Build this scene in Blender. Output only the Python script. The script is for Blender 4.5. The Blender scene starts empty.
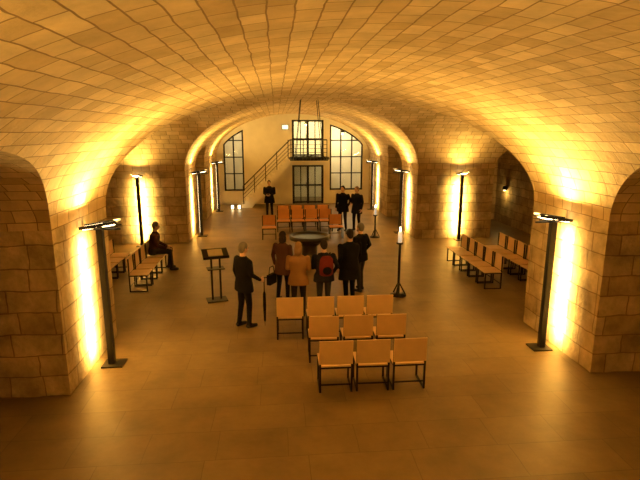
import bpy, bmesh, math, random
from mathutils import Vector, Matrix
random.seed(7)
sc = bpy.context.scene
sc.view_settings.view_transform = 'Standard'
col = sc.collection

# ---------------------------------------------------------------- materials
def new_mat(name):
    m = bpy.data.materials.new(name); m.use_nodes = True
    nt = m.node_tree; b = nt.nodes['Principled BSDF']
    return m, nt, b

def plain(name, c, rough=0.6, metal=0.0, noise=0.12, nscale=8.0, spec=.5):
    m, nt, b = new_mat(name)
    n = nt.nodes.new('ShaderNodeTexNoise'); n.inputs['Scale'].default_value = nscale
    tc = nt.nodes.new('ShaderNodeTexCoord'); nt.links.new(tc.outputs['Object'], n.inputs['Vector'])
    r = nt.nodes.new('ShaderNodeMix'); r.data_type = 'RGBA'
    r.inputs['A'].default_value = (*[x*(1-noise) for x in c], 1)
    r.inputs['B'].default_value = (*[min(1, x*(1+noise)) for x in c], 1)
    nt.links.new(n.outputs['Fac'], r.inputs['Factor'])
    nt.links.new(r.outputs['Result'], b.inputs['Base Color'])
    b.inputs['Roughness'].default_value = rough
    b.inputs['Metallic'].default_value = metal
    b.inputs['Specular IOR Level'].default_value = spec
    return m

def emis(name, c, s):
    m, nt, b = new_mat(name)
    b.inputs['Base Color'].default_value = (*c, 1)
    b.inputs['Emission Color'].default_value = (*c, 1)
    b.inputs['Emission Strength'].default_value = s
    return m

def stone(name, c1, c2, mortar, bw, rh, ms, bump=0.5, rough=0.85, nvar=0.5, nsc=3.0, offset=0.5, wob=.03):
    m, nt, b = new_mat(name)
    uv = nt.nodes.new('ShaderNodeUVMap'); uv.uv_map = 'UVMap'
    tc = nt.nodes.new('ShaderNodeTexCoord')
    br = nt.nodes.new('ShaderNodeTexBrick'); br.offset = offset; br.squash = .7; br.squash_frequency = 3
    br.inputs['Scale'].default_value = 1.0
    br.inputs['Color1'].default_value = (*c1, 1); br.inputs['Color2'].default_value = (*c2, 1)
    br.inputs['Mortar'].default_value = (*mortar, 1)
    br.inputs['Mortar Size'].default_value = ms
    br.inputs['Mortar Smooth'].default_value = 0.4
    br.inputs['Brick Width'].default_value = bw; br.inputs['Row Height'].default_value = rh
    wn = nt.nodes.new('ShaderNodeTexNoise'); wn.inputs['Scale'].default_value = 2.5
    nt.links.new(uv.outputs['UV'], wn.inputs['Vector'])
    sub = nt.nodes.new('ShaderNodeVectorMath'); sub.operation = 'SUBTRACT'; sub.inputs[1].default_value = (.5, .5, .5)
    nt.links.new(wn.outputs['Color'], sub.inputs[0])
    scl = nt.nodes.new('ShaderNodeVectorMath'); scl.operation = 'SCALE'; scl.inputs['Scale'].default_value = wob
    nt.links.new(sub.outputs[0], scl.inputs[0])
    add = nt.nodes.new('ShaderNodeVectorMath'); nt.links.new(uv.outputs['UV'], add.inputs[0]); nt.links.new(scl.outputs[0], add.inputs[1])
    nt.links.new(add.outputs[0], br.inputs['Vector'])
    n = nt.nodes.new('ShaderNodeTexNoise'); n.inputs['Scale'].default_value = nsc; n.inputs['Detail'].default_value = 7
    n.inputs['Roughness'].default_value = .65
    nt.links.new(tc.outputs['Object'], n.inputs['Vector'])
    mr = nt.nodes.new('ShaderNodeMapRange')
    mr.inputs['From Min'].default_value = .3; mr.inputs['From Max'].default_value = .7
    mr.inputs['To Min'].default_value = 1-nvar*.5; mr.inputs['To Max'].default_value = 1+nvar*.35
    nt.links.new(n.outputs['Fac'], mr.inputs['Value'])
    mul = nt.nodes.new('ShaderNodeVectorMath'); mul.operation = 'SCALE'
    nt.links.new(br.outputs['Color'], mul.inputs[0]); nt.links.new(mr.outputs['Result'], mul.inputs['Scale'])
    nt.links.new(mul.outputs[0], b.inputs['Base Color'])
    b.inputs['Roughness'].default_value = rough
    n2 = nt.nodes.new('ShaderNodeTexNoise'); n2.inputs['Scale'].default_value = 9; n2.inputs['Detail'].default_value = 5
    nt.links.new(tc.outputs['Object'], n2.inputs['Vector'])
    ma = nt.nodes.new('ShaderNodeMath'); ma.operation = 'MULTIPLY_ADD'
    nt.links.new(br.outputs['Fac'], ma.inputs[0]); ma.inputs[1].default_value = -0.7
    nt.links.new(n2.outputs['Fac'], ma.inputs[2])
    bp = nt.nodes.new('ShaderNodeBump'); bp.inputs['Strength'].default_value = bump; bp.inputs['Distance'].default_value = 0.03
    nt.links.new(ma.outputs[0], bp.inputs['Height']); nt.links.new(bp.outputs['Normal'], b.inputs['Normal'])
    return m

M_vault = stone('vault_stone', (.78, .60, .31), (.56, .39, .17), (.30, .185, .075), .42, .21, .009, .6, nvar=.45, nsc=2.0, wob=.04)
M_block = stone('block_stone', (.64, .50, .27), (.47, .34, .17), (.31, .21, .10), .72, .34, .012, 1.0, nvar=.9, nsc=2.2, wob=.08)
M_floor = stone('floor_slabs', (.235, .163, .072), (.20, .135, .058), (.145, .097, .043), 1.3, .62, .006, .10, rough=.42, nvar=.6, nsc=1.2)
M_plaster = plain('plaster', (.80, .75, .62), .9, nscale=2)
M_steel = plain('dark_steel', (.022, .019, .016), .45, .6)
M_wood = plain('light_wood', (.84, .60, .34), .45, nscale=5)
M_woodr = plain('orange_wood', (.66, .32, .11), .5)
M_glass, nt, b_ = new_mat('window_glass'); nt.nodes.remove(b_)
tr = nt.nodes.new('ShaderNodeBsdfTransparent'); tr.inputs[0].default_value = (.8, .82, .74, 1)
gl = nt.nodes.new('ShaderNodeBsdfGlossy'); gl.inputs['Roughness'].default_value = .05
fr = nt.nodes.new('ShaderNodeFresnel'); fr.inputs['IOR'].default_value = 1.6
mx = nt.nodes.new('ShaderNodeMixShader')
nt.links.new(fr.outputs[0], mx.inputs[0]); nt.links.new(tr.outputs[0], mx.inputs[1]); nt.links.new(gl.outputs[0], mx.inputs[2])
nt.links.new(mx.outputs[0], nt.nodes['Material Output'].inputs['Surface'])
M_lamp = emis('lamp_glow', (1.0, .80, .42), 5)
M_lens = emis('lamp_lens', (1.0, .80, .42), 8)
M_flame = emis('candle_flame', (1.0, .75, .35), 30)
M_wax = emis('candle_wax', (.95, .85, .62), .45)  # slight emission put into the wax so the candle looks white
M_sign = emis('exit_sign_glow', (.75, .95, .65), 1.4)
M_fontm = plain('font_bronze', (.05, .04, .032), .4, .5)
M_water = plain('water', (.02, .02, .02), .3, spec=.2)
M_red = plain('red_fabric', (.14, .022, .018), .9, spec=.1)
M_black = plain('black_fabric', (.008, .008, .010), .9, spec=.08)
M_navy = plain('navy_fabric', (.012, .014, .022), .9, spec=.08)
M_grey = plain('grey_fabric', (.03, .027, .027), .9, spec=.1)
M_tan = plain('tan_fabric', (.28, .16, .075), .9, spec=.1)
M_brown = plain('brown_fabric', (.06, .026, .018), .9, spec=.1)
M_jean = plain('denim', (.03, .033, .048), .9, spec=.1)
M_skin = plain('skin', (.55, .33, .22), .5, noise=.04)
M_hgrey = plain('grey_hair', (.16, .145, .13), .8, spec=.2)
M_hdark = plain('dark_hair', (.02, .013, .009), .8, spec=.2)
M_hblond = plain('blond_hair', (.22, .13, .065), .8, spec=.2)
M_shoe = plain('shoe_leather', (.012, .01, .01), .5, spec=.3)
M_eye = plain('eye', (.05, .04, .04), .2)
M_lip = plain('lips', (.35, .13, .10), .5)

# ---------------------------------------------------------------- mesh helpers
def box(bm, x0, x1, y0, y1, z0, z1, mat=0, M=None):
    co = [(x0,y0,z0),(x1,y0,z0),(x1,y1,z0),(x0,y1,z0),(x0,y0,z1),(x1,y0,z1),(x1,y1,z1),(x0,y1,z1)]
    v = [bm.verts.new((M @ Vector(c)) if M else c) for c in co]
    for f in ((0,3,2,1),(4,5,6,7),(0,1,5,4),(1,2,6,5),(2,3,7,6),(3,0,4,7)):
        fc = bm.faces.new([v[i] for i in f]); fc.material_index = mat

def bar(bm, p, q, w, mat=0, n=8):
    p = Vector(p); q = Vector(q); d = (q-p).normalized()
    a = d.orthogonal().normalized(); b = d.cross(a)
    loft(bm, [(p, a*w, b*w), (q, a*w, b*w)], mat, n)

def loft(bm, rings, mat=0, n=12, smooth=True):
    R = []
    for c, a, b in rings:
        R.append([bm.verts.new(Vector(c)+Vector(a)*math.cos(2*math.pi*i/n)+Vector(b)*math.sin(2*math.pi*i/n)) for i in range(n)])
    for k in range(len(R)-1):
        for i in range(n):
            f = bm.faces.new((R[k][i], R[k][(i+1)%n], R[k+1][(i+1)%n], R[k+1][i])); f.material_index = mat; f.smooth = smooth
    f = bm.faces.new(list(reversed(R[0]))); f.material_index = mat
    f = bm.faces.new(R[-1]); f.material_index = mat

def lathe(bm, prof, mat=0, n=24, c=(0,0,0)):
    loft(bm, [(Vector(c)+Vector((0,0,z)), Vector((r,0,0)), Vector((0,r,0))) for r, z in prof], mat, n)

def ellip(bm, c, r, mat=0, M=None, nu=14, nv=10):
    T = Matrix.Translation(c) @ Matrix.Diagonal((r[0], r[1], r[2], 1))
    if M: T = M @ T
    res = bmesh.ops.create_uvsphere(bm, u_segments=nu, v_segments=nv, radius=1, matrix=T)
    for v in res['verts']:
        for f in v.link_faces: f.material_index = mat; f.smooth = True
    return res['verts']

def finish(bm, name, mats, loc=(0,0,0), rz=0, uv=False, parent=None, bevel=0, recalc=True):
    if recalc: bmesh.ops.recalc_face_normals(bm, faces=bm.faces)
    if uv:
        L = bm.loops.layers.uv.new('UVMap')
        bm.normal_update()
        for f in bm.faces:
            n = f.normal
            ax = max(range(3), key=lambda i: abs(n[i]))
            for l in f.loops:
                c = l.vert.co
                l[L].uv = (c.y+.13, c.z) if ax == 0 else ((c.x+.31, c.z) if ax == 1 else (c.x, c.y))
    me = bpy.data.meshes.new(name); bm.to_mesh(me); bm.free()
    for m in mats: me.materials.append(m)
    o = bpy.data.objects.new(name, me); col.objects.link(o)
    o.location = loc; o.rotation_euler = (0, 0, rz)
    if parent: o.parent = parent
    if bevel:
        md = o.modifiers.new('bevel', 'BEVEL'); md.width = bevel; md.segments = 2; md.limit_method = 'ANGLE'
    return o

# ---------------------------------------------------------------- architecture
W = 4.23; ZS = 2.6; R = 2.32
def arcl(r, h):
    N = 400; t = [0]
    for i in range(N):
        p = (i+.5)/N*math.pi/2
        t.append(t[-1] + math.sqrt((r*math.cos(p))**2+(h*math.sin(p))**2)*(math.pi/2/N))
    return lambda ph: math.copysign(t[min(N, int(round(abs(ph)/(math.pi/2)*N)))], ph)
BAYS = [(4.35, 3.0, 1.25, 9.0), (13.95, 4.25, R, 10.5), (21.9, 1.3, .8, 7.0)]
XH0, XH1 = 7.15, 9.0; HR = .9; YH = 22.0
def lat(y):
    for yc, h, r, xe in BAYS:
        if abs(y-yc) < h: return r*math.sqrt(max(0, 1-((y-yc)/h)**2))
    return 0.0
bm = bmesh.new(); UVL = bm.loops.layers.uv.new('UVMap')
def grid(P, U):
    V = [[bm.verts.new(p) for p in row] for row in P]
    for i in range(len(P)-1):
        for j in range(len(P[0])-1):
            q = [(i,j),(i+1,j),(i+1,j+1),(i,j+1)]
            try:
                f = bm.faces.new([V[a][b] for a, b in q])
            except ValueError: continue
            f.smooth = True
            for l, (a, b) in zip(f.loops, q): l[UVL].uv = U[a][b]
ys = [-2.0]
for yc, h, r, xe in BAYS:
    n = 40 if h > 2 else 16
    ys += [yc-h*math.cos(math.pi*i/n) for i in range(n+1)]
ys += [28.0]
al = arcl(W, R)
P = []; U = []
NS = 64
for y in ys:
    ph0 = math.acos(min(1, lat(y)/R))
    rowp = []; rowu = []
    for j in range(NS+1):
        ph = ph0*(2*j/NS-1)
        rowp.append((W*math.sin(ph), y, ZS+R*math.cos(ph))); rowu.append((y, al(ph)))
    P.append(rowp); U.append(rowu)
grid(P, U)
for sg in (-1, 1):
    for bi, (yc, h, r, xe) in enumerate(BAYS):
        a2 = arcl(h, r); n = 40
        def patch(fx0, fx1, nx):
            P = []; U = []
            for k in range(nx+1):
                t = k/nx; rp = []; ru = []
                for j in range(n+1):
                    ps = -math.pi/2+math.pi*j/n
                    x0 = fx0(ps); x = x0+(fx1-x0)*t
                    rp.append((sg*x, yc+h*math.sin(ps), ZS+r*math.cos(ps))); ru.append((x, a2(ps)))
                P.append(rp); U.append(ru)
            grid(P, U)
        x0f = lambda ps: W*math.sin(math.acos(max(-1, min(1, r*math.cos(ps)/R))))
        if bi == 1:
            patch(x0f, XH0, 8)
            hz = lambda x: HR*math.sqrt(max(0, 1-((x-(XH0+XH1)/2)/((XH1-XH0)/2))**2))
            pm = lambda x: math.acos(min(1, hz(x)/r))
            xs = [XH0+(XH1-XH0)*(1-math.cos(math.pi*k/16))/2 for k in range(17)]
            P = []; U = []
            for x in xs:
                p1 = pm(x); rp = []; ru = []
                for j in range(n+1):
                    ps = -math.pi/2+(p1+math.pi/2)*j/n
                    rp.append((sg*x, yc+h*math.sin(ps), ZS+r*math.cos(ps))); ru.append((x, a2(ps)))
                P.append(rp); U.append(ru)
            grid(P, U)
            patch(lambda ps: XH1, xe, 2)
            P = []; U = []
            for k, x in enumerate(xs):
                y0 = yc+h*math.sin(pm(x))
                P.append([(sg*x, y0, ZS+hz(x)), (sg*x, YH, ZS+hz(x))]); U.append([(y0, k*.2), (YH, k*.2)])
            grid(P, U)
        else:
            patch(x0f, xe, 8)
grid([[(-5, 28.0, 5.1), (5, 28.0, 5.1)], [(-5, 31.2, 5.1), (5, 31.2, 5.1)]], [[(0, 0), (10, 0)], [(0, 3), (10, 3)]])
finish(bm, 'ceiling', [M_vault], recalc=False)

def wallobj(name, boxes, mat=M_block):
    b = bmesh.new()
    for x in boxes: box(b, *x)
    return finish(b, name, [mat], uv=True)
def sx(sg, a, b): return (min(sg*a, sg*b), max(sg*a, sg*b))
for sg, side in ((-1, 'left'), (1, 'right')):
    wallobj('stone_pier', [(*sx(sg, W, 10.5), 7.35, 9.7, 0, ZS)])
    wallobj('stone_pier', [(*sx(sg, W, XH0), 18.2, 20.6, 0, ZS)])
    wallobj('wall_'+side, [
        (*sx(sg, W, 9.3), -2.3, 1.35, 0, ZS), (*sx(sg, 9.0, 9.3), 1.35, 7.35, 0, 4.0),
        (*sx(sg, 10.5, 10.8), 7.35, 18.2, 0, 5.2), (*sx(sg, XH1, 10.8), 18.2, YH, 0, ZS),
        (*sx(sg, 7.0, XH0), 20.6, 23.2, 0, 3.7), (*sx(sg, 7.0, 10.8), YH, YH+.3, 0, 3.7),
        (*sx(sg, W, 7.0), 23.2, 28.0, 0, ZS), (*sx(sg, 4.7, 5.0), 28.0, 31.2, 0, 5.1)])
wallobj('wall_front', [(-4.6, 4.6, -2.3, -2.0, 0, 5.1)])
b = bmesh.new(); box(b, -10.9, 10.9, -2.4, 31.4, -.2, 0); finish(b, 'floor', [M_floor], uv=True)

def hn(x): return ZS+R*math.sqrt(max(0, 1-(x/W)**2))
def wtop(x): return min(hn(x)-.28, 4.55)
OPEN = [(-3.85, -2.75, lambda x: [(.75, wtop(x))]), (-.1, 1.65, lambda x: [(0.0, 2.15), (2.62, 4.6)]), (2.0, 3.85, lambda x: [(.75, wtop(x))])]
b = bmesh.new()
cuts = [-4.7]
for a0, a1, _ in OPEN: cuts += [a0+(a1-a0)*i/12 for i in range(13)]
cuts += [4.7]
for a, c in zip(cuts, cuts[1:]):
    mid = (a+c)/2; ga = gc = []
    for a0, a1, fn in OPEN:
        if a0 < mid < a1: ga = fn(a); gc = fn(c)
    zs_a = [0]+[z for g in ga for z in g]+[5.1]; zs_c = [0]+[z for g in gc for z in g]+[5.1]
    for k in range(0, len(zs_a), 2):
        if zs_a[k+1]-zs_a[k] < 1e-4: continue
        lo = [(a, zs_a[k]), (c, zs_c[k]), (c, zs_c[k+1]), (a, zs_a[k+1])]
        v0 = [b.verts.new((x, 28.0, z)) for x, z in lo]; v1 = [b.verts.new((x, 28.3, z)) for x, z in lo]
        b.faces.new(v0); b.faces.new(list(reversed(v1)))
        for i in range(4):
            j = (i+1) % 4; b.faces.new((v0[i], v1[i], v1[j], v0[j]))
bmesh.ops.remove_doubles(b, verts=b.verts, dist=1e-5)
finish(b, 'wall_back', [M_plaster])
b = bmesh.new(); box(b, -5, 5, 31.0, 31.3, 0, 5.1); box(b, -.1, 1.75, 28.3, 31.0, 2.4, 2.6); finish(b, 'wall_hall', [M_plaster])

def arch_window(name, x0, x1, z0, y, nmul, zbars):
    b = bmesh.new(); N = 12
    xs = [x0+(x1-x0)*i/N for i in range(N+1)]; top = [wtop(x) for x in xs]
    vs = [b.verts.new((x, y+.1, t)) for x, t in zip(xs, top)]
    lo = [b.verts.new((x, y+.1, z0)) for x in xs]
    for i in range(N):
        f = b.faces.new((lo[i], lo[i+1], vs[i+1], vs[i])); f.material_index = 1
    for i in range(N): bar(b, (xs[i], y+.08, top[i]-.03), (xs[i+1], y+.08, top[i+1]-.03), .05, 0)
    bar(b, (x0, y+.08, z0+.04), (x1, y+.08, z0+.04), .05, 0)
    bar(b, (x0+.04, y+.08, z0), (x0+.04, y+.08, top[0]), .05); bar(b, (x1-.04, y+.08, z0), (x1-.04, y+.08, top[-1]), .05)
    for k in range(1, nmul):
        x = x0+(x1-x0)*k/nmul; bar(b, (x, y+.08, z0), (x, y+.08, wtop(x)), .04)
    for z in zbars:
        xa, xb = [x for x, t in zip(xs, top) if t >= z][0], [x for x, t in zip(xs, top) if t >= z][-1]
        bar(b, (xa, y+.08, z), (xb, y+.08, z), .03)
    return finish(b, name, [M_steel, M_glass], recalc=False)
arch_window('window_1', -3.85, -2.75, .75, 28.0, 2, (1.7, 2.6, 3.5))
arch_window('window_2', 2.0, 3.85, .75, 28.0, 3, (1.7, 2.6, 3.5))
def door(name, x0, x1, z0, z1, y):
    b = bmesh.new()
    box(b, x0, x1, y+.12, y+.13, z0, z1, 1)
    for x in (x0+.06, (x0+x1)/2, x1-.06): box(b, x-.06, x+.06, y+.06, y+.16, z0, z1, 0)
    for z in (z0+.08, z0+(z1-z0)*.48, z1-.05): box(b, x0, x1, y+.07, y+.15, z-.045, z+.045, 0)
    for x in (x0+(x1-x0)*.27, x0+(x1-x0)*.73): box(b, x-.025, x+.025, y+.08, y+.15, z0, z1, 0)
    bar(b, ((x0+x1)/2-.1, y+.02, z0+.9), ((x0+x1)/2-.1, y+.02, z0+1.2), .02, 0)
    finish(b, name, [M_steel, M_glass])
door('door_1', -.1, 1.65, 2.62, 4.6, 28.0)
door('door_2', -.1, 1.65, 0.0, 2.15, 28.0)
b = bmesh.new()
NSTP = 13; rise = 2.6/NSTP; run = .2; X0 = -2.85; Y0, Y1 = 26.6, 27.98
prof = []
for i in range(NSTP):
    prof += [(X0+i*run, i*rise), (X0+i*run, (i+1)*rise)]
prof += [(1.75, 2.6), (1.75, 2.42), (X0+NSTP*run+.1, 2.42), (X0+.55, 0)]
f0 = [b.verts.new((x, Y0, z)) for x, z in prof]; f1 = [b.verts.new((x, Y1, z)) for x, z in prof]
b.faces.new(f0); b.faces.new(list(reversed(f1)))
for i in range(len(prof)):
    j = (i+1) % len(prof); b.faces.new((f0[i], f1[i], f1[j], f0[j]))
finish(b, 'staircase', [M_plaster])
b = bmesh.new()
pts = [(X0+.1, rise), (X0+NSTP*run, 2.6), (1.7, 2.6)]
for dz, w in ((.95, .03), (.7, .013), (.5, .013), (.3, .013)):
    for p, q in zip(pts, pts[1:]): bar(b, (p[0], Y0+.06, p[1]+dz), (q[0], Y0+.06, q[1]+dz), w)
for i in range(0, NSTP, 3):
    x = X0+i*run+.1; bar(b, (x, Y0+.06, (i+1)*rise+.002), (x, Y0+.06, (i+1)*rise+.95), .022)
for x in (-.2, .45, 1.1, 1.7): bar(b, (x, Y0+.06, 2.602), (x, Y0+.06, 3.55), .022)
bar(b, (X0+NSTP*run, Y0-.035, 2.5), (1.75, Y0-.035, 2.5), .033)
finish(b, 'stair_railing', [M_steel])
b = bmesh.new(); box(b, -.62, -.3, 27.93, 27.99, 4.1, 4.32, 1); box(b, -.64, -.28, 27.95, 28.0, 4.08, 4.34, 0)
finish(b, 'exit_sign', [M_steel, M_sign])

LC = (1.0, .62, .165)
def fill_light(parent, e, c, loc, r=.1):
    l = bpy.data.lights.new('bulb', 'POINT'); l.energy = e; l.color = c; l.shadow_soft_size = r
    lo = bpy.data.objects.new('bulb', l); col.objects.link(lo); lo.parent = parent; lo.location = loc
for x, z, e in ((-3.4, 4.2, 45), (.8, 4.4, 190), (2.9, 3.9, 150)):  # lamps added in the hall so the glazing looks lit from behind
    b = bmesh.new(); bar(b, (0, 0, .12), (0, 0, 5.1-z), .008, 0, 6); lathe(b, [(.03, .14), (.12, .06), (.13, 0)], 0, 16); ellip(b, (0, 0, 0), (.09, .09, .09), 1)
    o = finish(b, 'pendant_lamp', [M_steel, M_lens], (x, 29.6, z))
    fill_light(o, e, (1, .82, .52), (0, 0, -.22))
for sg in (-1, 1):  # small lamps added to lighten the dark side passages
    b = bmesh.new(); lathe(b, [(.09, 0), (.10, .05), (.08, .16), (.02, .18)], 0, 14); ellip(b, (0, 0, -.01), (.05, .05, .03), 1)
    o = finish(b, 'wall_sconce', [M_steel, M_lens], (sg*(XH1-.11), 20.9, 1.5))
    fill_light(o, 9, LC, (-sg*.12, 0, -.15), .06)

# ---------------------------------------------------------------- floor lamps
def lamp_mesh():
    b = bmesh.new()
    box(b, -.14, .22, -.16, .16, 0, .025)
    box(b, -.045, .055, -.055, .055, .02, 2.42)
    box(b, -.056, -.046, -.02, .02, .15, 2.35, 1)
    box(b, -.28, .34, -.012, .012, 2.40, 2.43)
    for y in (-.1, .1):
        bar(b, (-.27, y, 2.44), (.33, y, 2.47), .010)
    T = Matrix.Translation((.0, 0, 2.47)) @ Matrix.Rotation(math.radians(-9), 4, 'Y')
    box(b, -.28, .33, -.13, .13, 0, .018, 0, T)
    box(b, -.24, -.06, -.09, .09, -.022, -.002, 2, T)
    box(b, .08, .26, -.09, .09, -.022, -.002, 2, T)
    for y in (-.13, .12): box(b, -.28, .33, y, y+.01, .018, .05, 0, T)
    box(b, -.25, .05, -.06, .06, .019, .03, 2, T)
    bmesh.ops.recalc_face_normals(b, faces=b.faces)
    me = bpy.data.meshes.new('floor_lamp'); b.to_mesh(me); b.free()
    for m in (M_steel, M_lamp, M_lens): me.materials.append(m)
    return me
LM = lamp_mesh()
def lamp(x, y, rz, wash=26, up=110, down=22):
    o = bpy.data.objects.new('floor_lamp', LM); col.objects.link(o); o.location = (x, y, 0); o.rotation_euler = (0, 0, rz)
    def L(kind, nm, e, loc, rot, **kw):
        l = bpy.data.lights.new(nm, kind); l.energy = e; l.color = LC
        for k, v in kw.items(): setattr(l, k, v)
        lo = bpy.data.objects.new(nm, l); col.objects.link(lo); lo.parent = o; lo.location = loc; lo.rotation_euler = rot
    L('AREA', 'wall_light', wash, (-.075, 0, 1.2), (0, math.radians(90), 0), shape='RECTANGLE', size=2.0, size_y=.05, spread=math.radians(150))
    # tilted up and out over the nave
    L('AREA', 'up_light', up, (.08, 0, 2.60), (0, -math.radians(180-25), 0), shape='RECTANGLE', size=.5, size_y=.2)
    L('SPOT', 'down_light', down, (.2, 0, 2.42), (0, math.radians(-12), 0), spot_size=math.radians(75), spot_blend=1, shadow_soft_size=.06)
lamp(-3.93, 8.4, 0, 190, 200, 110); lamp(3.93, 8.4, math.pi, 190, 200, 110)
lamp(-3.93, 19.4, 0, 150, 120, 45); lamp(3.93, 19.4, math.pi, 150, 120, 45)
lamp(-3.93, 25.5, 0, 110, 120, 60); lamp(3.93, 25.5, math.pi, 110, 120, 60)
lamp(-5.8, 17.88, -math.pi/2, 170, 50, 25); lamp(5.8, 17.88, -math.pi/2, 170, 50, 25)
lamp(-3.93, .2, 0, 20, 170, 5); lamp(3.93, .2, math.pi, 20, 170, 5)  # extra unseen pair, added to light the near vault and chair backs

# ---------------------------------------------------------------- chairs
def chair_mesh(wood):
    b = bmesh.new(); w = .26
    t = .014
    for s in (-1, 1):
        x = s*(w-.013)
        box(b, x-t, x+t, -t, t, 0, .86)
        box(b, x-t, x+t, .42-t, .42+t, 0, .43)
        box(b, x-t, x+t, 0, .42, 0, .022)
        box(b, x-t, x+t, 0, .42, .405, .43)
    box(b, -w, w, .41, .43, .40, .425); box(b, -w, w, -.01, .01, .40, .425)
    box(b, -w, w, -.008, .008, .12, .14)
    box(b, -w, w, -.01, .46, .43, .452, 1)
    T = Matrix.Translation((0, -.022, .48)) @ Matrix.Rotation(math.radians(3), 4, 'X')
    box(b, -w, w, 0, .02, 0, .39, 1, T)
    bmesh.ops.recalc_face_normals(b, faces=b.faces)
    me = bpy.data.meshes.new('wooden_chair'); b.to_mesh(me); b.free()
    me.materials.append(M_steel); me.materials.append(wood); return me
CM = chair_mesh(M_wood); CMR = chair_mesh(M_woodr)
def chair(x, y, rz, me=CM):
    o = bpy.data.objects.new('wooden_chair', me); col.objects.link(o)
    o.location = (x, y, 0); o.rotation_euler = (0, 0, rz+random.uniform(-.03, .03))
for x in (-.13, .45, 1.03): chair(x, 7.1, 0)
for x in (-.22, .385, .97): chair(x, 8.15, 0)
for x in (-.78, -.18, .40, .98): chair(x, 9.2, 0)
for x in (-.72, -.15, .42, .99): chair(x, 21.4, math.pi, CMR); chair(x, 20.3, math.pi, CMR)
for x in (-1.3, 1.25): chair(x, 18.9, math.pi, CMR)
for i in range(4): chair(-4.75, 12.75+.6*i, -math.pi/2); chair(-5.85, 12.9+.6*i, -math.pi/2)
for i in range(5): chair(4.75, 12.2+.6*i, math.pi/2); chair(6.0, 12.3+.6*i, math.pi/2)

# ---------------------------------------------------------------- font, ring, stands
b = bmesh.new()
lathe(b, [(.34, 0), (.34, .06), (.24, .12), (.24, .5), (.44, .66), (.62, .72), (.64, .84), (.56, .84), (.50, .76), (.05, .72)], 0, 32)
lathe(b, [(.545, .78), (.545, .785)], 1, 32)
finish(b, 'baptismal_font', [M_fontm, M_water], (0, 15.2, 0))
b = bmesh.new()
N = 32
for i in range(N):
    a0 = 2*math.pi*i/N; a1 = 2*math.pi*(i+1)/N
    bar(b, (.58*math.cos(a0), .58*math.sin(a0), 0), (.58*math.cos(a1), .58*math.sin(a1), 0), .04)
for i in range(4):
    a = math.pi/4+math.pi/2*i; x, y = .58*math.cos(a), .58*math.sin(a)
    bar(b, (x, y, 0), (x*.6, y*.6, 1.70), .011, 0, 6)
    bar(b, (x, y, 0), (-x, -y, 0), .018, 0, 6)
finish(b, 'hanging_ring_chandelier', [M_steel], (0, 15.2, 3.2))
def candle_stand(x, y, h):
    b = bmesh.new()
    lathe(b, [(.20, 0), (.20, .025), (.04, .05), (.032, .08), (.032, h-.33), (.085, h-.31), (.085, h-.27)], 0, 16)
    for k in range(3):
        a = k*2.094; bar(b, (0, 0, .35), (.18*math.cos(a), .18*math.sin(a), .02), .016)
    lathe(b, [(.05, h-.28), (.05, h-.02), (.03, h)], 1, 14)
    lathe(b, [(.006, h), (.022, h+.03), (.018, h+.06), (.003, h+.11)], 2, 8)
    finish(b, 'candle_stand', [M_steel, M_wax, M_flame], (x, y, 0))
candle_stand(1.98, 11.68, 1.62); candle_stand(2.75, 18.6, 1.15)
b = bmesh.new()
for x in (-.1, .1): box(b, x-.02, x+.02, -.02, .02, .02, 1.12)
box(b, -.24, .24, -.18, .18, 0, .025)
box(b, -.2, .2, -.12, .16, .78, .80)
T = Matrix.Translation((0, 0, 1.16)) @ Matrix.Rotation(math.radians(20), 4, 'X')
box(b, -.3, .3, -.2, .2, -.015, .015, 0, T); box(b, -.3, .3, -.22, -.2, -.015, .05, 0, T)
box(b, -.17, .17, -.14, .14, .016, .03, 1, T)
finish(b, 'lectern', [M_steel, plain('paper', (.45, .38, .26), .8)], (-2.48, 11.7, 0), math.radians(15))
for (x, y) in ((-3.3, 26.2), (-2.95, 26.2)):
    b = bmesh.new()
    box(b, -.09, .09, -.09, .09, 0, .03); box(b, -.06, .06, -.06, .06, .03, .22, 1); box(b, -.09, .09, -.09, .09, .22, .25)
    for sx_ in (-1, 1):
        for sy_ in (-1, 1): box(b, sx_*.075-.01, sx_*.075+.01, sy_*.075-.01, sy_*.075+.01, .03, .22)
    finish(b, 'floor_lantern', [M_steel, M_lens], (x, y, 0))

# ---------------------------------------------------------------- people
def seg_d(p, a, b_):
    ab = b_-a; t = max(0, min(1, (p-a).dot(ab)/max(1e-9, ab.length_squared))); return (p-(a+ab*t)).length

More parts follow.
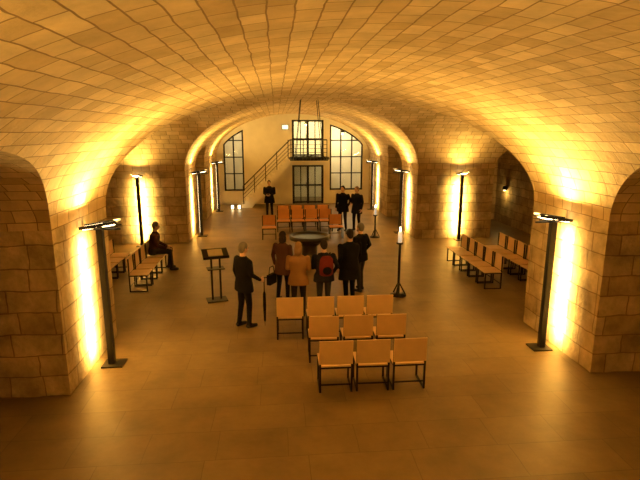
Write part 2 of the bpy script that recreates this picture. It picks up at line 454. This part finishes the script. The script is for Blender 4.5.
def hand(bm, w, d, n, side, s, curl, mat):
    d = d.normalized(); side = (side-d*side.dot(d)).normalized(); n = (n-d*n.dot(d)-side*n.dot(side)).normalized()
    kn = w+d*.085*s
    loft(bm, [(w-d*.03*s, side*.026*s, n*.02*s), (w, side*.027*s, n*.018*s), (w+d*.04*s, side*.040*s, n*.016*s), (kn, side*.040*s, n*.012*s)], mat, 10)
    for i, ln in enumerate((.9, 1.0, .93, .75)):
        p = kn+side*(.029-.0195*i)*s - d*.008*s; ang = 0
        for k, l in enumerate((.042, .027, .021)):
            ang += curl*(.6 if k == 0 else 1)
            dd = d*math.cos(ang)+n*math.sin(ang); q = p+dd*l*ln*s
            a = dd.orthogonal().normalized(); c = dd.cross(a); r0 = (.0095-.001*k)*s
            loft(bm, [(p, a*r0, c*r0), (q, a*r0*.88, c*r0*.88)], mat, 7)
            ellip(bm, q, (r0*.9,)*3, mat, nu=6, nv=4); p = q
    p = w+side*.024*s+d*.018*s
    for k, l in enumerate((.04, .032, .026)):
        dd = (side*(.75-.25*k)+d*(.7+.2*k)+n*(.3+.2*k)).normalized(); q = p+dd*l*s
        a = dd.orthogonal().normalized(); c = dd.cross(a); r0 = (.0125-.0015*k)*s
        loft(bm, [(p, a*r0, c*r0), (q, a*r0*.88, c*r0*.88)], mat, 7); ellip(bm, q, (r0*.9,)*3, mat, nu=6, nv=4); p = q

ARMS = {
 'down': ((.26, -.04, 1.15), (.27, .04, .90)),
 'front': ((.25, .0, 1.15), (.09, .24, 1.10)),
 'hold': ((.26, .02, 1.15), (.22, .24, 1.00)),
 'pocket': ((.29, -.08, 1.17), (.22, .06, .97)),
 'back': ((.26, -.12, 1.17), (.08, -.19, .98)),
 'seat': ((.24, .06, .76), (.13, .30, .66)),
}
def person(name, loc, yaw, H, top, legs, hairm, armR='down', armL='down', hem=None, longh=False, seated=False,
           tilt=0, hyaw=0, stride=0.05, lean=0.0, build=1.0):
    s = H/1.75; V = Vector
    mats = [top, legs, M_shoe, M_skin, hairm, M_eye, M_lip]
    bones = []
    bm = bmesh.new()
    def cap(p, q, r0, r1, lab):
        p = V(p); q = V(q); d = (q-p).normalized(); a = d.orthogonal().normalized(); c = d.cross(a)
        loft(bm, [(p, a*r0, c*r0), (q, a*r1, c*r1)], 0, 14)
        ellip(bm, p, (r0,)*3, 0, nu=12, nv=8); ellip(bm, q, (r1,)*3, 0, nu=12, nv=8)
        bones.append((p, q, (r0+r1)/2, lab))
    zb = -.37 if seated else 0.0
    hipz = .93+zb
    ly = lambda z: lean*(z-hipz)
    secs = [(.84, .155, .11), (.92, .175, .125), (1.0, .168, .12), (1.10, .155, .112), (1.22, .172, .12), (1.33, .19, .125), (1.41, .175, .105), (1.455, .10, .08), (1.49, .062, .062), (1.56, .055, .058)]
    rings = []
    for z, rx, ry in secs:
        k = build if z < 1.45 else 1
        zz = z+zb; rings.append((V((0, ly(zz), zz)), V((rx*k, 0, 0)), V((0, ry*k, 0))))
    loft(bm, rings, 0, 20)
    if hem and not seated:
        loft(bm, [(V((0, 0, hem)), V((.215*build, 0, 0)), V((0, .16, 0))), (V((0, 0, hem+.15)), V((.20*build, 0, 0)), V((0, .15, 0))), (V((0, ly(1.0), 1.02)), V((.172*build, 0, 0)), V((0, .125, 0)))], 0, 20)
    bones.append((V((0, 0, .95+zb)), V((0, ly(1.38+zb), 1.38+zb)), .14, 0))
    bones.append((V((0, ly(1.50+zb), 1.50+zb)), V((0, ly(1.58+zb)+.01, 1.58+zb)), .05, 3))
    hands = []
    for sg in (-1, 1):
        hip = V((sg*.095, 0, .90+zb))
        if seated:
            hip.z = .56
            kn = V((sg*.13, .45, .55)); an = V((sg*.13, .43+.05*sg, .10))
        else:
            st = stride*sg
            kn = V((sg*.10, .02+st*.6, .50)); an = V((sg*.11, -.02+st, .10))
        cap(hip, kn, .092, .064, 1); cap(kn, an, .062, .048, 1)
        cap(an+V((0, -.03, -.048)), an+V((sg*.015, .15, -.058)), .048, .038, 2)
        bones[-1] = (bones[-1][0], bones[-1][1], .04, 2)
        pose = armR if sg > 0 else armL
        e, w = ARMS['seat' if seated else pose]
        sh = V((sg*.185*build, ly(1.40+zb), 1.395+zb))
        offy = lean*.45 if seated else ly(1.15)
        e = V((sg*e[0], e[1]+offy, e[2])); w = V((sg*w[0], w[1]+offy, w[2]))
        cap(sh, e, .064, .050, 0); cap(e, w, .049, .035, 0)
        hands.append((w, (w-e).normalized(), sg, pose))
    for v in bm.verts: v.co *= s
    me = bpy.data.meshes.new('tmp'); bm.to_mesh(me); bm.free()
    to = bpy.data.objects.new('tmp', me); col.objects.link(to)
    md = to.modifiers.new('r', 'REMESH'); md.mode = 'VOXEL'; md.voxel_size = .0145
    m2 = to.modifiers.new('s', 'SMOOTH'); m2.iterations = 5; m2.factor = .5
    dg = bpy.context.evaluated_depsgraph_get(); dg.update()
    em = bpy.data.meshes.new_from_object(to.evaluated_get(dg))
    bpy.data.objects.remove(to)
    bm = bmesh.new(); bm.from_mesh(em); bpy.data.meshes.remove(em)
    for f in bm.faces:
        f.smooth = True
        c = f.calc_center_median()/s
        best = min(bones, key=lambda B: seg_d(c, B[0], B[1])-B[2])
        lab = best[3]
        if not seated:
            if lab == 1 and hem and c.z > hem-.015: lab = 0
            elif lab == 0 and best is bones[0] and c.z < .90 and not hem: lab = 1
        if lab == 0 and c.z > 1.465+zb and abs(c.x) < .09: lab = 3 if c.z > 1.49+zb else 0
        f.material_index = lab
    for v in bm.verts:
        if v.co.z < 0.004: v.co.z = 0.0
    for w, d, sg, pose in hands:
        if pose == 'pocket' and not seated: continue
        if seated: hand(bm, w*s, V((0, .95, -.15)), V((0, 0, -1)), V((-sg, 0, 0)), s, .25, 3)
        elif pose == 'down': hand(bm, w*s, d, V((-sg, 0, 0)), V((0, 1, 0)), s, .3, 3)
        elif pose == 'back': hand(bm, w*s, d, V((0, -1, 0)), V((0, 0, 1)), s, .5, 3)
        elif pose == 'hold': hand(bm, w*s, V((0, .8, -.2)), V((-sg, 0, -.3)), V((0, .2, 1)), s, .95, 3)
        else: hand(bm, w*s, d, V((0, -.7, .7)), V((0, .5, .6)), s, .5, 3)
    hc = V((0, ly(1.63+zb)+.02, 1.635+zb))
    HM = Matrix.Scale(s, 4) @ Matrix.Translation(hc) @ Matrix.Rotation(math.radians(hyaw), 4, 'Z') @ Matrix.Rotation(math.radians(-tilt), 4, 'X')
    res = bmesh.ops.create_uvsphere(bm, u_segments=32, v_segments=24, radius=1)
    for v in res['verts']:
        u = v.co.copy(); x, y, z = u.x*.074, u.y*.094, u.z*.117
        if z < 0:
            k = -u.z; x *= 1-.28*k*k; y *= 1-.10*k
            if u.y > 0: y += .010*math.exp(-((z+.095)/.025)**2)*max(0, u.y+.3)
        if y > 0.03:
            y += .026*math.exp(-(x/.011)**2)*math.exp(-((z+.022)/.017)**2)+.008*math.exp(-(x/.01)**2)*math.exp(-((z-.005)/.02)**2)
            y -= .010*math.exp(-((abs(x)-.031)/.014)**2)*math.exp(-((z-.004)/.012)**2)
            y += .005*math.exp(-((z-.026)/.01)**2)*math.exp(-((abs(x)-.03)/.02)**2)
        v.co = HM @ V((x, y, z))
        for f in v.link_faces: f.material_index = 3; f.smooth = True
    for sg in (-1, 1):
        ellip(bm, (sg*.030, .077, .002), (.0125, .010, .008), 5, HM, 8, 6)
        ellip(bm, (sg*.074, -.005, -.005), (.009, .020, .032), 3, HM, 8, 8)
        ellip(bm, (sg*.031, .087, .022), (.016, .005, .004), 4, HM, 8, 5)
    ellip(bm, (0, .083, -.058), (.024, .008, .006), 6, HM, 10, 6)
    ellip(bm, (0, -.016, .024), (.083, .098, .110), 4, HM, 20, 14)
    ellip(bm, (0, -.045, -.02), (.070, .060, .075), 4, HM, 14, 10)
    if longh:
        ellip(bm, (0, -.055, -.085), (.082, .050, .12), 4, HM, 14, 10)
        for sg in (-1, 1): ellip(bm, (sg*.068, -.01, -.06), (.022, .045, .095), 4, HM, 10, 8)
    me = bpy.data.meshes.new(name); bm.to_mesh(me); bm.free()
    for m in mats: me.materials.append(m)
    o = bpy.data.objects.new(name, me); col.objects.link(o); o.location = loc; o.rotation_euler = (0, 0, math.radians(yaw))
    return o

# yaw : 0 faces +Y (away from camera), -90 faces +X (right), 180 faces camera
person('man_standing', (-1.70, 9.92, 0), -55, 1.80, M_black, M_black, M_hgrey, armR='hold', armL='down', hem=.78, build=1.25, tilt=8)
person('woman_standing', (-.56, 10.40, 0), -10, 1.68, M_tan, M_grey, M_hblond, armR='front', armL='front', hem=.78, longh=True, tilt=15, build=1.15)
person('person_standing', (.0, 10.45, 0), 8, 1.70, M_navy, M_jean, M_hdark, armR='pocket', armL='front', hem=.82, tilt=12, build=1.15)
person('man_standing', (.66, 11.1, 0), 20, 1.80, M_black, M_black, M_hdark, armR='front', armL='down', hem=.62, build=1.3, tilt=10)
person('man_standing', (1.08, 12.1, 0), 45, 1.76, M_black, M_grey, M_hgrey, armR='pocket', armL='front', hem=.8, build=1.2)
person('woman_standing', (-.88, 11.5, 0), -35, 1.70, M_brown, M_black, M_hdark, armR='front', armL='down', hem=.7, longh=True, build=1.12)
person('woman_standing', (-1.33, 23.4, 0), 170, 1.76, M_black, M_black, M_hdark, armR='front', armL='front', hem=.7, build=1.2)
person('man_standing', (1.68, 20.0, 0), 150, 1.84, M_black, M_navy, M_hdark, armR='down', armL='pocket', hem=.75, build=1.2)
person('person_standing', (2.24, 19.9, 0), 130, 1.82, M_navy, M_black, M_hblond, armR='front', armL='down', hem=.7, build=1.2)
person('man_seated', (-4.60, 14.55, 0), -82, 1.82, M_brown, M_grey, M_hgrey, seated=True, lean=.12, tilt=5, build=1.2)

# umbrella in the standing man's right hand
yw = math.radians(-55); dx, dy = .21, .355
ux = -1.70+dx*math.cos(yw)-dy*math.sin(yw); uy = 9.92+dx*math.sin(yw)+dy*math.cos(yw)
b = bmesh.new()
lathe(b, [(.004, 0), (.006, .08), (.022, .12), (.034, .45), (.030, .70), (.012, .76), (.010, 1.02)], 0, 12)
for i in range(8):
    a0 = math.pi*i/8; a1 = math.pi*(i+1)/8
    bar(b, (.035-.035*math.cos(a0), 0, 1.02+.035*math.sin(a0)), (.035-.035*math.cos(a1), 0, 1.02+.035*math.sin(a1)), .010)
finish(b, 'umbrella', [M_black], (ux, uy, 0))
# backpack
b = bmesh.new()
rings = []
for z, rx, ry in ((0, .10, .05), (.03, .145, .085), (.2, .155, .10), (.36, .14, .085), (.43, .09, .04)):
    rings.append((Vector((0, 0, z)), Vector((rx, 0, 0)), Vector((0, ry, 0))))
loft(b, rings, 0, 20)
ellip(b, (0, -.09, .13), (.10, .04, .09), 1)
for sg in (-1, 1):
    bar(b, (sg*.09, .05, .40), (sg*.12, .16, .46), .015, 1); bar(b, (sg*.12, .16, .46), (sg*.12, .27, .40), .015, 1)
    bar(b, (sg*.12, .27, .40), (sg*.15, .22, .10), .015, 1)
finish(b, 'backpack', [M_red, M_black], (.03, 10.22, .98), math.radians(8))
# shoulder bag
b = bmesh.new()
box(b, -.15, .15, -.05, .05, 0, .24)
pts_ = [(-.13, 0, .23), (-.08, 0, .42), (.08, 0, .42), (.13, 0, .23)]
for p, q in zip(pts_, pts_[1:]): bar(b, p, q, .01)
finish(b, 'handbag', [M_black], (-1.15, 11.42, .46), math.radians(60), bevel=.03)

# ---------------------------------------------------------------- world + camera
w = bpy.data.worlds.new('World'); sc.world = w; w.use_nodes = True
w.node_tree.nodes['Background'].inputs[0].default_value = (.02, .012, .004, 1)
w.node_tree.nodes['Background'].inputs[1].default_value = .3
cam = bpy.data.cameras.new('Camera'); co = bpy.data.objects.new('Camera', cam); col.objects.link(co)
co.location = (-1.0, 0, 4.0); co.rotation_euler = (math.radians(90-12.3), 0, math.radians(-5.0))
cam.sensor_width = 36; cam.lens = 28.1; cam.clip_start = .05
sc.camera = co
